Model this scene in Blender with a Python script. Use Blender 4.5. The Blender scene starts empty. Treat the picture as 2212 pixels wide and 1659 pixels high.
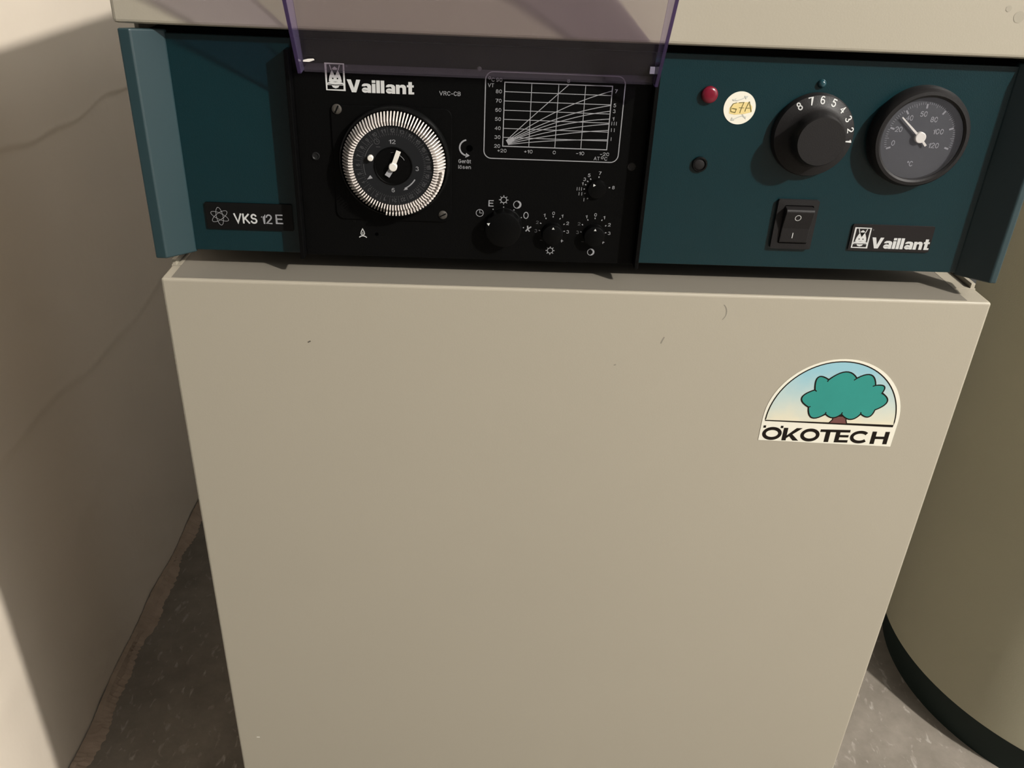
import bpy, bmesh, math, random
from mathutils import Vector, Matrix
random.seed(4)
S = bpy.context.scene
C = S.collection
PI = math.pi

# ------------------------------------------------------------------ camera
cam_d = bpy.data.cameras.new('camera'); cam = bpy.data.objects.new('camera', cam_d); C.objects.link(cam)
F_PX, PITCH, ROLL, YAW = 1880.03, 0.5141, 0.0461, 0.0420
cam_d.sensor_fit = 'HORIZONTAL'; cam_d.sensor_width = 36; cam_d.lens = F_PX / 2212 * 36
cam_d.clip_start = 0.02; cam_d.clip_end = 30
cp, sp, cy, sy = math.cos(PITCH), math.sin(PITCH), math.cos(YAW), math.sin(YAW)
fwd = Vector((sy*cp, cy*cp, -sp)); rgt = Vector((cy, -sy, 0)); upv = rgt.cross(fwd)
cr, sr = math.cos(ROLL), math.sin(ROLL)
r2 = cr*rgt + sr*upv; u2 = -sr*rgt + cr*upv
M = Matrix((r2, u2, -fwd)).transposed().to_4x4(); M.translation = Vector((.1972, -.4992, .2143))
cam.matrix_world = M
S.camera = cam

# ------------------------------------------------------------------ world, lamp, exposure
w = bpy.data.worlds.new('world'); S.world = w; w.use_nodes = True
w.node_tree.nodes['Background'].inputs[0].default_value = (1, .95, .85, 1)
w.node_tree.nodes['Background'].inputs[1].default_value = 0.035
ld = bpy.data.lights.new('ceiling_bulb', 'POINT'); ld.energy = 350; ld.color = (1, .955, .885); ld.shadow_soft_size = .035
lo = bpy.data.objects.new('ceiling_bulb', ld); C.objects.link(lo); lo.location = (1.72, -1.235, 1.32)
S.view_settings.view_transform = 'Standard'; S.view_settings.look = 'None'
S.view_settings.gamma = 1; S.view_settings.use_curve_mapping = False
S.view_settings.exposure = 0.0

# ------------------------------------------------------------------ materials
def mat(name, col, rough=.5, spec=.5, metal=0, bump=0, bscale=300, var=0, vscale=8, coat=0, emit=None):
    m = bpy.data.materials.new(name); m.use_nodes = True
    nt = m.node_tree; b = nt.nodes['Principled BSDF']
    b.inputs['Base Color'].default_value = (*col, 1); b.inputs['Roughness'].default_value = rough
    b.inputs['Specular IOR Level'].default_value = spec; b.inputs['Metallic'].default_value = metal
    b.inputs['Coat Weight'].default_value = coat
    tc = nt.nodes.new('ShaderNodeTexCoord')
    if var:
        n = nt.nodes.new('ShaderNodeTexNoise'); n.inputs['Scale'].default_value = vscale; n.inputs['Detail'].default_value = 4
        nt.links.new(tc.outputs['Object'], n.inputs['Vector'])
        r = nt.nodes.new('ShaderNodeMixRGB'); r.blend_type = 'MULTIPLY'; r.inputs[0].default_value = var
        r.inputs[1].default_value = (*col, 1); nt.links.new(n.outputs['Fac'], r.inputs[2])
        g = nt.nodes.new('ShaderNodeMixRGB'); g.blend_type = 'MULTIPLY'; g.inputs[0].default_value = 1
        nt.links.new(r.outputs[0], g.inputs[1]); v = 1 / (1 - var*.5); g.inputs[2].default_value = (v, v, v, 1)
        nt.links.new(g.outputs[0], b.inputs['Base Color'])
    if bump:
        n = nt.nodes.new('ShaderNodeTexNoise'); n.inputs['Scale'].default_value = bscale
        nt.links.new(tc.outputs['Object'], n.inputs['Vector'])
        bp = nt.nodes.new('ShaderNodeBump'); bp.inputs['Strength'].default_value = bump; bp.inputs['Distance'].default_value = .001
        nt.links.new(n.outputs['Fac'], bp.inputs['Height']); nt.links.new(bp.outputs[0], b.inputs['Normal'])
    return m

CREAM = mat('cream_enamel', (.305, .275, .218), .42, .4, var=.05, vscale=5, bump=.04, bscale=900)
CREAMEDGE = CREAM
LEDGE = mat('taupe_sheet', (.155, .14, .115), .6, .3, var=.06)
TEAL = mat('teal_paint', (.0018, .0165, .0205), .28, .42, bump=.12, bscale=1400, var=.12, vscale=30)
TEALW = mat('teal_wing_brightened', (.0035, .022, .027), .5, .75)  # panel teal made lighter so the lamp-facing wing face looks lit
BLACK = mat('black_plastic', (.0022, .0022, .0022), .3, .08, bump=.08, bscale=1500)
BLACKG = mat('black_gloss_plastic', (.004, .004, .004), .25, .2)
KNOB = mat('charcoal_plastic', (.010, .009, .009), .5, .22, bump=.1, bscale=1500)
DARKGAP = mat('dark_interior', (.02, .019, .018), .8, .2)
HOLE = mat('hole_black', (.0006, .0006, .0006), .9, 0)
DIALG = mat('dial_grey', (.0085, .009, .010), .4, .2)
GAUGEF = mat('gauge_face', (.036, .037, .040), .55, .3)  # grey base colour carries the bright wall's hazy reflection
INK = mat('white_ink', (.44, .44, .43), .6, .3)
INKDIM = mat('grey_ink', (.055, .055, .057), .6, .3)
INKG = mat('pale_grey_ink', (.215, .215, .225), .6, .3)
WHITE = mat('white_plastic', (.60, .57, .52), .4, .5)
GREYP = mat('grey_plastic', (.25, .25, .26), .5, .4)
TAPP = mat('tappet_plastic', (.62, .57, .53), .35, .5)
RED = mat('red_lens', (.12, .004, .014), .18, .5)
SCREW = mat('dull_screw', (.045, .040, .034), .5, .3)
PAPER = mat('paper_white', (.62, .59, .50), .5, .3)
PAPERY = mat('paper_yellow', (.58, .46, .20), .5, .3)
INKBROWN = mat('dark_brown_ink', (.011, .008, .006), .6, .06)
INKOLIVE = mat('olive_ink', (.10, .085, .02), .6, .3)
INKPENCIL = mat('pencil_grey_ink', (.42, .42, .38), .6, .3)
TREEG = mat('tree_green_ink', (.02, .20, .17), .5, .35, var=.12, vscale=90)
TRUNK = mat('trunk_brown_ink', (.12, .045, .04), .5, .3)
TANK = mat('tank_vinyl', (.41, .39, .29), .55, .3, bump=.2, bscale=500, var=.08, vscale=9)
PLINTH = mat('tank_plinth', (.012, .022, .020), .6, .3)
PURPLE = mat('violet_ink', (.2, .15, .4), .4)

def sky_mat():
    m = bpy.data.materials.new('printed_sky'); m.use_nodes = True; nt = m.node_tree; b = nt.nodes['Principled BSDF']
    b.inputs['Roughness'].default_value = .5; b.inputs['Specular IOR Level'].default_value = .3
    tc = nt.nodes.new('ShaderNodeTexCoord'); sx = nt.nodes.new('ShaderNodeSeparateXYZ'); nt.links.new(tc.outputs['Object'], sx.inputs[0])
    n = nt.nodes.new('ShaderNodeTexNoise'); n.inputs['Scale'].default_value = 60; n.inputs['Detail'].default_value = 3; nt.links.new(tc.outputs['Object'], n.inputs['Vector'])
    a = nt.nodes.new('ShaderNodeMath'); a.operation = 'MULTIPLY_ADD'; a.inputs[1].default_value = .022; nt.links.new(n.outputs['Fac'], a.inputs[0]); nt.links.new(sx.outputs['Z'], a.inputs[2])
    mr = nt.nodes.new('ShaderNodeMapRange'); mr.inputs['From Min'].default_value = -.082; mr.inputs['From Max'].default_value = -.040
    nt.links.new(a.outputs[0], mr.inputs['Value'])
    cr_ = nt.nodes.new('ShaderNodeValToRGB'); e = cr_.color_ramp.elements
    e[0].position = 0; e[0].color = (.58, .53, .40, 1); e[1].position = 1; e[1].color = (.22, .40, .46, 1)
    x = cr_.color_ramp.elements.new(.45); x.color = (.40, .47, .44, 1)
    nt.links.new(mr.outputs[0], cr_.inputs[0]); nt.links.new(cr_.outputs[0], b.inputs['Base Color'])
    return m
SKYP = sky_mat()

def acrylic(name, tint, mixg, haze, hazecol):
    m = bpy.data.materials.new(name); m.use_nodes = True; nt = m.node_tree; nt.nodes.clear()
    out = nt.nodes.new('ShaderNodeOutputMaterial')
    tr = nt.nodes.new('ShaderNodeBsdfTransparent'); tr.inputs[0].default_value = (*tint, 1)
    gl = nt.nodes.new('ShaderNodeBsdfGlossy'); gl.inputs['Roughness'].default_value = .08
    df = nt.nodes.new('ShaderNodeBsdfDiffuse'); df.inputs[0].default_value = (*hazecol, 1)
    lw = nt.nodes.new('ShaderNodeLayerWeight'); lw.inputs[0].default_value = .5
    pw = nt.nodes.new('ShaderNodeMath'); pw.operation = 'POWER'; pw.inputs[1].default_value = 5; nt.links.new(lw.outputs['Facing'], pw.inputs[0])
    fr = nt.nodes.new('ShaderNodeMath'); fr.operation = 'MULTIPLY_ADD'; fr.inputs[1].default_value = .6; fr.inputs[2].default_value = mixg; nt.links.new(pw.outputs[0], fr.inputs[0])
    m1 = nt.nodes.new('ShaderNodeMixShader'); m1.inputs[0].default_value = haze
    m2 = nt.nodes.new('ShaderNodeMixShader')
    nt.links.new(tr.outputs[0], m1.inputs[1]); nt.links.new(df.outputs[0], m1.inputs[2])
    nt.links.new(fr.outputs[0], m2.inputs[0]); nt.links.new(m1.outputs[0], m2.inputs[1]); nt.links.new(gl.outputs[0], m2.inputs[2])
    nt.links.new(m2.outputs[0], out.inputs[0])
    return m
ACRYL = acrylic('clear_acrylic', (.875, .85, .875), .02, .02, (.35, .32, .38))
ACRYLE = acrylic('violet_acrylic_side', (.80, .76, .88), .02, .10, (.30, .25, .44))
ACRYLR = acrylic('violet_acrylic_rim', (.50, .42, .62), .02, .30, (.10, .07, .17))
ACRYLL = acrylic('acrylic_lip', (.87, .85, .88), .02, .07, (.20, .175, .22))
GLASS = acrylic('gauge_glass', (.90, .90, .92), .02, .035, (.5, .5, .58))

def wall_mat():
    m = mat('white_plaster', (.80, .71, .60), .85, .15, bump=.5, bscale=60, var=.08, vscale=5)
    return m
PLASTER = wall_mat()
BRICKW = mat('bare_cellar_masonry', (.25, .255, .26), .9, .1, bump=.6, bscale=40, var=.2, vscale=6)
WASH = mat('whitewashed_wall', (.48, .49, .50), .9, .1, bump=.4, bscale=50)
def floor_mat():
    m = bpy.data.materials.new('worn_concrete'); m.use_nodes = True; nt = m.node_tree; b = nt.nodes['Principled BSDF']
    b.inputs['Roughness'].default_value = .75; b.inputs['Specular IOR Level'].default_value = .25
    tc = nt.nodes.new('ShaderNodeTexCoord')
    n = nt.nodes.new('ShaderNodeTexNoise'); n.inputs['Scale'].default_value = 14; n.inputs['Detail'].default_value = 8; n.inputs['Roughness'].default_value = .65
    mp = nt.nodes.new('ShaderNodeMapping'); mp.inputs['Scale'].default_value = (2.2, 1, 1); mp.inputs['Rotation'].default_value = (0, 0, .7)
    n2 = nt.nodes.new('ShaderNodeTexNoise'); n2.inputs['Scale'].default_value = 45; n2.inputs['Detail'].default_value = 6; n2.inputs['Distortion'].default_value = .6
    nt.links.new(tc.outputs['Object'], n.inputs['Vector']); nt.links.new(tc.outputs['Object'], mp.inputs[0]); nt.links.new(mp.outputs[0], n2.inputs['Vector'])
    r = nt.nodes.new('ShaderNodeValToRGB'); e = r.color_ramp.elements
    e[0].position = .3; e[0].color = (.165, .145, .12, 1); e[1].position = .7; e[1].color = (.26, .23, .195, 1)
    nt.links.new(n.outputs['Fac'], r.inputs[0])
    r2_ = nt.nodes.new('ShaderNodeValToRGB'); e = r2_.color_ramp.elements
    e[0].position = .60; e[0].color = (0, 0, 0, 1); e[1].position = .74; e[1].color = (1, 1, 1, 1)
    nt.links.new(n2.outputs['Fac'], r2_.inputs[0])
    mx = nt.nodes.new('ShaderNodeMixRGB'); mx.inputs[2].default_value = (.38, .35, .31, 1)
    nt.links.new(r2_.outputs[0], mx.inputs[0]); nt.links.new(r.outputs[0], mx.inputs[1]); nt.links.new(mx.outputs[0], b.inputs['Base Color'])
    bp = nt.nodes.new('ShaderNodeBump'); bp.inputs['Strength'].default_value = .5; bp.inputs['Distance'].default_value = .004
    nt.links.new(n.outputs['Fac'], bp.inputs['Height']); nt.links.new(bp.outputs[0], b.inputs['Normal'])
    return m
CONC = floor_mat()
MORTAR = mat('brown_mortar', (.42, .33, .26), .9, .1, bump=1, bscale=160, var=.4, vscale=40)

# ------------------------------------------------------------------ mesh helpers (millimetres in, metres out)
K = .001
class MB:
    def __init__(s): s.v = []; s.f = []; s.m = []; s.mats = []
    def mi(s, m):
        if m not in s.mats: s.mats.append(m)
        return s.mats.index(m)
    def add(s, vs, fs, m):
        o = len(s.v); s.v += [tuple(a) for a in vs]; i = s.mi(m)
        for f in fs: s.f.append(tuple(o + k for k in f)); s.m.append(i)
    def box(s, x0, x1, y0, y1, z0, z1, m):
        vs = [(x, y, z) for x in (x0, x1) for y in (y0, y1) for z in (z0, z1)]
        s.add(vs, [(0,1,3,2), (4,6,7,5), (0,4,5,1), (2,3,7,6), (0,2,6,4), (1,5,7,3)], m)
    def prism(s, pts, y0, y1, m):       # polygon in x,z (mm) extruded in y
        n = len(pts); vs = [(x, y0, z) for x, z in pts] + [(x, y1, z) for x, z in pts]
        fs = [tuple(range(n)), tuple(range(2*n-1, n-1, -1))] + [(i, i+n, (i+1) % n + n, (i+1) % n) for i in range(n)]
        s.add(vs, fs, m)
    def poly(s, pts, y, m):
        s.add([(x, y, z) for x, z in pts], [tuple(range(len(pts)))], m)
    def ribbon(s, pts, wd, y, m, closed=False):
        n = len(pts); L = []; R = []
        for i in range(n):
            a = Vector(pts[(i-1) % n] if (closed or i) else pts[0]); b = Vector(pts[(i+1) % n] if (closed or i < n-1) else pts[-1])
            d = (b - a); d = d.normalized() if d.length > 1e-9 else Vector((1, 0)); nn = Vector((-d.y, d.x)) * wd / 2
            # mitre
            if 0 < i < n-1 or closed:
                e = (Vector(pts[i]) - a)
                if e.length > 1e-9:
                    e.normalize(); c = max(.45, abs(d.dot(e))); nn = nn / c
            p = Vector(pts[i]); L.append(p + nn); R.append(p - nn)
        vs = [(p.x, y, p.y) for p in L] + [(p.x, y, p.y) for p in R]
        s.add(vs, [(i, (i+1) % n, (i+1) % n + n, i + n) for i in range(n if closed else n-1)], m)
    def lathe(s, prof, cx, cz, m, n=64, cap0=True, cap1=True):   # prof: [(r, y)], axis along y
        vs = []
        for r, y in prof:
            for k in range(n):
                t = 2*PI*k/n; vs.append((cx + r*math.cos(t), y, cz + r*math.sin(t)))
        fs = []
        for j in range(len(prof)-1):
            for k in range(n):
                a = j*n + k; b = j*n + (k+1) % n; fs.append((a, b, b+n, a+n))
        if cap0: fs.append(tuple(range(n)))
        if cap1: fs.append(tuple(range(len(prof)*n-1, (len(prof)-1)*n-1, -1)))
        s.add(vs, fs, m)
    def text(s, t, x0, x1, z0, z1, y, m, bold=0., rot=0.):
        # sans-serif lettering drawn as even strokes, fitted into the box x0..x1, z0..z1
        lay = []; x = 0.; gap = .30 if bold < .1 else .31
        for ch in t:
            wd, pls = GLYPH[ch]
            lay += [[(x + a, b_) for a, b_ in pl] for pl in pls]; x += wd + gap
        W = max(a for pl in lay for a, _ in pl) or 1e-6; H0 = min(b_ for pl in lay for _, b_ in pl); H1 = max(b_ for pl in lay for _, b_ in pl)
        wx0 = min(a for pl in lay for a, _ in pl)
        h = z1 - z0; sw = h * (bold if bold >= .1 else .145)
        sx = max(x1 - x0 - sw, 1e-4) / max(W - wx0, 1e-3) if W - wx0 > .05 else 0
        sz = (h - sw) / (H1 - H0); cx, cz = (x0+x1)/2, (z0+z1)/2; ca, sa = math.cos(rot), math.sin(rot)
        for k, pl in enumerate(lay):
            pts = [((a - (W+wx0)/2) * sx, (b_ - (H0+H1)/2) * sz) for a, b_ in pl]
            # square off the stroke ends
            for e, f in ((0, 1), (-1, -2)):
                if len(pts) > 1 and pts[0] != pts[-1]:
                    d = Vector((pts[e][0]-pts[f][0], pts[e][1]-pts[f][1]))
                    if d.length > 1e-6: d = d.normalized() * sw * .5; pts[e] = (pts[e][0]+d.x, pts[e][1]+d.y)
            closed = len(pts) > 3 and abs(pts[0][0]-pts[-1][0]) < 1e-5 and abs(pts[0][1]-pts[-1][1]) < 1e-5
            if closed: pts = pts[:-1]
            pts = [(cx + u*ca - v*sa, cz + u*sa + v*ca) for u, v in pts]
            s.ribbon(pts, sw, y - .002*k, m, closed=closed)
    def heavy_word(s, x0, x1, z0, z1, y, m):      # the wide heavy grotesque lettering, letter by letter
        X = [0.]; sx = (x1-x0)/4.47; sz = z1-z0
        P = lambda pts: [(x0+(X[0]+a)*sx, z0+b_*sz) for a, b_ in pts]
        k = [0]
        def poly(pts): k[0] += 1; s.poly(P(pts), y - .002*k[0], m)
        def rib(pts, closed=False): k[0] += 1; s.ribbon(P(pts), .20*sz*1.08, y - .002*k[0], m, closed=closed)
        def stem(a, top, bot=0.): poly([(a, bot), (a+.24, bot), (a+.24, top), (a, top)])
        for ch in 'Vaillant':
            if ch == 'V': poly([(0, 1), (.28, 1), (.46, .34), (.63, 1), (.90, 1), (.60, 0), (.31, 0)]); w_ = .88
            elif ch == 'a':
                stem(.42, .52); poly([(.04, .50), (.08, .64), (.20, .72), (.42, .73), (.58, .68), (.66, .56), (.66, .46), (.42, .46), (.38, .53), (.28, .53), (.25, .50)])
                rib(_a(.27, .205, .135, .10, 0, 345, 14), True); w_ = .66
            elif ch == 'i': stem(0, .72); poly([(0, .79), (.24, .79), (.24, 1), (0, 1)]); w_ = .24
            elif ch == 'l': stem(0, 1.); w_ = .24
            elif ch == 'n': stem(0, .72); stem(.43, .50); poly([(.20, .44), (.20, .62), (.34, .73), (.50, .74), (.62, .67), (.67, .54), (.67, .44), (.43, .44), (.38, .51), (.30, .51)]); w_ = .67
            elif ch == 't': stem(.10, .97); poly([(0, .55), (.46, .55), (.46, .72), (0, .72)]); poly([(.30, 0), (.48, .01), (.48, .17), (.30, .17)]); w_ = .48
            X[0] += w_ + .055
    def build(s, name, parent=None, smooth=False, bevel=0, label=None, origin=None):
        me = bpy.data.meshes.new(name)
        o0 = Vector(origin or (0, 0, 0))
        me.from_pydata([tuple((Vector(v) - o0) * K) for v in s.v], [], s.f)
        for m in s.mats: me.materials.append(m)
        me.polygons.foreach_set('material_index', s.m)
        bm = bmesh.new(); bm.from_mesh(me)
        if len(s.v) < 60000 and not any(len(f) == 0 for f in s.f):
            # closed shells get consistent outward normals, flat ink is turned towards the room
            if any(not e.is_boundary for e in bm.edges): bmesh.ops.recalc_face_normals(bm, faces=bm.faces)
            for f in bm.faces:
                if any(e.is_boundary for e in f.edges) and abs(f.normal.y) > .9 and f.normal.y > 0: f.normal_flip()
        bm.to_mesh(me); bm.free()
        if smooth:
            me.polygons.foreach_set('use_smooth', [True]*len(me.polygons))
            try: me.set_sharp_from_angle(angle=.6)
            except Exception: pass
        ob = bpy.data.objects.new(name, me); C.objects.link(ob); ob.location = o0 * K
        if bevel:
            b = ob.modifiers.new('bevel', 'BEVEL'); b.width = bevel*K; b.segments = 3; b.limit_method = 'ANGLE'; b.angle_limit = .6
        if parent: attach(ob, parent)
        if label: ob['label'] = label
        return ob
WLOC = {}
def wloc(o):
    p = Vector(o.location)
    return p if not o.parent else p + wloc(o.parent) 
def attach(ob, parent):
    pl = wloc(parent); ob.parent = parent; ob.location = Vector(ob.location) - pl
def _a(cx, cy_, rx, ry, a0, a1, n=10):
    return [(cx + rx*math.cos(math.radians(a0 + (a1-a0)*i/n)), cy_ + ry*math.sin(math.radians(a0 + (a1-a0)*i/n))) for i in range(n+1)]
GLYPH = {
 '0': (.6, [_a(.3, .5, .3, .5, 0, 360, 24)]), '1': (.3, [[(0, .74), (.28, 1), (.28, 0)]]),
 '2': (.6, [_a(.3, .72, .3, .28, 170, -35, 12) + [(.0, 0), (.6, 0)]]), '3': (.6, [_a(.28, .76, .26, .24, 150, -80, 10) + _a(.28, .27, .32, .27, 80, -150, 12)]),
 '4': (.6, [[(.45, 0), (.45, 1), (0, .28), (.62, .28)]]), '5': (.6, [[(.55, 1), (.1, 1), (.04, .52)] + _a(.28, .32, .32, .32, 125, -150, 14)]),
 '6': (.6, [_a(.36, .5, .36, .5, 60, 180, 8) + _a(.3, .3, .3, .3, 180, 540, 20)]), '7': (.55, [[(0, 1), (.55, 1), (.2, 0)]]),
 '8': (.6, [_a(.3, .76, .25, .24, -90, 270, 18), _a(.3, .27, .3, .27, 90, 450, 20)]), '9': (.6, [_a(.24, .5, .36, .5, 240, 360, 8) + _a(.3, .7, .3, .3, 0, 360, 20)]),
 'V': (.8, [[(0, 1), (.4, 0), (.8, 1)]]), 'K': (.7, [[(0, 0), (0, 1)], [(.66, 1), (.02, .36)], [(.2, .56), (.7, 0)]]),
 'S': (.66, [_a(.33, .75, .28, .25, 25, 250, 12) + _a(.33, .26, .33, .26, 80, -160, 14)]), 'E': (.6, [[(.6, 0), (0, 0), (0, 1), (.6, 1)], [(0, .52), (.54, .52)]]),
 'T': (.7, [[(0, 1), (.7, 1)], [(.35, 0), (.35, 1)]]), 'C': (.72, [_a(.38, .5, .38, .5, 40, 320, 20)]), 'A': (.76, [[(0, 0), (.38, 1), (.76, 0)], [(.14, .34), (.62, .34)]]),
 'R': (.66, [[(0, 0), (0, 1), (.36, 1)] + _a(.36, .76, .26, .24, 90, -90, 8) + [(0, .52)], [(.36, .52), (.66, 0)]]),
 'B': (.64, [[(0, 0), (0, 1), (.36, 1)] + _a(.36, .76, .24, .24, 90, -90, 8) + [(0, .52)], [(.36, .52)] + _a(.36, .26, .28, .26, 90, -90, 8) + [(0, 0)]]),
 'I': (.0, [[(0, 0), (0, 1)]]), '-': (.4, [[(0, .42), (.4, .42)]]), '+': (.5, [[(0, .45), (.5, .45)], [(.25, .2), (.25, .7)]]),
 'G': (.74, [_a(.38, .5, .38, .5, 45, 350, 20) + [(.42, .44)]]), 'e': (.54, [[(.04, .38), (.54, .38)] + _a(.28, .36, .27, .36, 5, 320, 14)]),
 'r': (.32, [[(0, 0), (0, .72)], [(0, .5), (.14, .7), (.34, .7)]]), 't': (.34, [[(.14, .94), (.14, .08), (.34, 0)], [(0, .72), (.34, .72)]]),
 'ä': (.54, [_a(.27, .36, .27, .36, 0, 360, 16), [(.54, 0), (.54, .72)], [(.14, .96), (.16, .96)], [(.40, .96), (.42, .96)]]),
 'l': (.0, [[(0, 0), (0, 1)]]), 'ö': (.56, [_a(.28, .36, .28, .36, 0, 360, 18), [(.14, .96), (.16, .96)], [(.40, .96), (.42, .96)]]),
 's': (.48, [_a(.24, .54, .2, .18, 30, 250, 8) + _a(.24, .19, .24, .18, 80, -160, 10)]),
 'n': (.50, [[(0, 0), (0, .74)], [(0, .5)] + _a(.25, .46, .25, .28, 160, 0, 8) + [(.5, 0)]]),
 'a': (.50, [[(.04, .58)] + _a(.25, .54, .24, .2, 140, 0, 8) + [(.5, 0)], [(.46, .40), (.2, .36), (.04, .26), (.02, .14), (.12, .03), (.26, .02), (.4, .08), (.48, .18)]]),
 'i': (.0, [[(0, 0), (0, .70)], [(0, .96), (0, .98)]]), 'O': (.8, [_a(.4, .5, .4, .5, 0, 360, 26)]), '°': (.24, [_a(.12, .86, .12, .13, 0, 360, 12)]),
}
def thing(name, label, cat, loc=(0, 0, 0), group=None):
    o = bpy.data.objects.new(name, None); C.objects.link(o); o.empty_display_size = .05
    o.location = loc; o['label'] = label; o['category'] = cat
    if group: o['group'] = group
    return o
def arc(cx, cz, r, a0, a1, n=24, rz=None):
    rz = rz or r
    return [(cx + r*math.cos(math.radians(a0 + (a1-a0)*i/n)), cz + rz*math.sin(math.radians(a0 + (a1-a0)*i/n))) for i in range(n+1)]
def circ(cx, cz, r, n=32, rz=None): return arc(cx, cz, r, 0, 360*(n-1)/n, n-1, rz)
def rrect(x0, x1, z0, z1, r, n=8):
    return (arc(x1-r, z1-r, r, 0, 90, n) + arc(x0+r, z1-r, r, 90, 180, n) + arc(x0+r, z0+r, r, 180, 270, n) + arc(x1-r, z0+r, r, 270, 360, n))

# ------------------------------------------------------------------ room
FZ, WX = -820, -327
def struct(name, b, **k):
    o = b.build(name, **k); o['kind'] = 'structure'; return o
b = MB(); b.box(-2100, 2800, -4700, 1300, FZ-100, FZ, CONC); struct('floor', b)
b = MB(); b.box(-2100, 2800, -4700, 1300, 1560, 1660, BRICKW); struct('ceiling', b)
b = MB(); b.box(WX-100, 2800, 1200, 1300, FZ, 1560, BRICKW); struct('wall_back', b)
b = MB(); b.box(2700, 2800, -4700, 1200, FZ, 1560, WASH); struct('wall_right', b)
b = MB(); b.box(-2100, 2700, -4700, -4600, FZ, 1560, BRICKW); struct('wall_front', b)
b = MB(); b.box(-2100, -2000, -4600, 140, FZ, 1560, BRICKW); struct('wall_side', b)
b = MB(); b.box(-2000, WX-100, 40, 140, FZ, 1560, BRICKW); struct('wall_return', b)
def wall_relief(y, z):
    def step(zc, wd, dp, h):     # plaster coat ending in a soft downward-facing edge
        d = (z - zc) / wd; return -dp*.5*(1 - math.tanh(d)) + h*math.exp(-(d-1.5)**2)
    f = step(-59 + 5*math.sin(y/55) + 2.5*math.sin(y/23+1), 3.4, 2.2 + .6*math.sin(y/40), .5)
    f += step(-361 - (y-300)*.03 + 6*math.sin(y/70+2) + 3*math.sin(y/31), 5.5, 1.6, .3)
    f += step(-600 + .25*(y-300) + 8*math.sin(y/60), 14, .8, .4)
    f += .5*math.sin(y/47+z/80)*math.sin(z/61-y/130) + .3*math.sin(y/17+z/29+1.3*math.sin(z/40))
    # trowel marks near the foot of the wall
    t = (y*.8 + z*.6); f += .5*math.exp(-((z+760)/60)**2)*math.sin(t/9+math.sin(z/15))
    return max(-9, f)
ys = [40.] + [i*7. for i in range(6, 170)] + [1200]
zs = sorted(set([FZ] + [FZ + 7.*i for i in range(1, 140)] + [-90 + 1.5*i for i in range(44)] + [-395 + 2.*i for i in range(35)] + [250, 600, 1560]))
b = MB(); vs = []; 
for y in ys:
    for z in zs:
        vs.append((WX + (wall_relief(y, z) if 42 <= y <= 1190 and z < 200 else 0), y, z))
nz = len(zs); fs = [(i*nz+j, (i+1)*nz+j, (i+1)*nz+j+1, i*nz+j+1) for i in range(len(ys)-1) for j in range(nz-1)]
n0 = len(vs); vs += [(WX-100, ys[0], FZ), (WX-100, ys[-1], FZ), (WX-100, ys[-1], 1560), (WX-100, ys[0], 1560)]
fs += [(n0, n0+3, n0+2, n0+1), (n0, 0, nz-1, n0+3)]
b.add(vs, fs, PLASTER); struct('wall_left', b, smooth=True)
# rough mortar fillet where the wall meets the floor
b = MB(); vs = []; N = 300
for i in range(N+1):
    y = 42 + 1148*i/N
    wv = 11 + 3*math.sin(y/40) + 2.5*math.sin(y/17+2) + random.uniform(-2, 2); hv = 12 + 4*math.sin(y/75+1) + 2.5*math.sin(y/29) + random.uniform(-.8, .8)
    vs += [(WX-3, y, FZ+hv), (WX+4, y, FZ+hv-1), (WX+wv*.8, y, FZ+5+random.uniform(-1, 1)), (WX+wv+6, y, FZ)]
b.add(vs, [(4*i+j, 4*i+j+1, 4*i+j+5, 4*i+j+4) for i in range(N) for j in range(3)], MORTAR); struct('baseboard_left', b)

# ------------------------------------------------------------------ hot water tank
tk = thing('hot_water_tank', 'large round beige vinyl-jacketed tank on a recessed dark plinth, right of the boiler', 'water tank', (1.135, .464, FZ*K))
def vlathe(b, prof, cx, cy_, m, n=160):
    vs = []
    for r, z in prof:
        for k in range(n):
            t = 2*PI*k/n; vs.append((cx + r*math.cos(t), cy_ + r*math.sin(t), z))
    fs = [(j*n+k, j*n+(k+1) % n, (j+1)*n+(k+1) % n, (j+1)*n+k) for j in range(len(prof)-1) for k in range(n)]
    fs += [tuple(range(n-1, -1, -1)), tuple(range((len(prof)-1)*n, len(prof)*n))]
    b.add(vs, fs, m)
b = MB(); vlathe(b, [(284, FZ+66), (289, FZ+65.5), (291, FZ+67), (291.6, FZ+71), (292, 0), (291, 560), (281, 590)], 1135, 464, TANK); b.build('tank_jacket', tk, smooth=True)
b = MB(); vlathe(b, [(274, FZ), (274, FZ+66)], 1135, 464, PLINTH); b.build('plinth', tk, smooth=True)
b = MB(); vlathe(b, [(295, 590), (297, 594), (297, 612), (286, 622)], 1135, 464, PLINTH); b.build('lid', tk, smooth=True)

# ------------------------------------------------------------------ boiler
bo = thing('heating_boiler', 'cream floor-standing boiler with a dark teal control panel and plain front door', 'boiler', (.26, .3, FZ*K))
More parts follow.
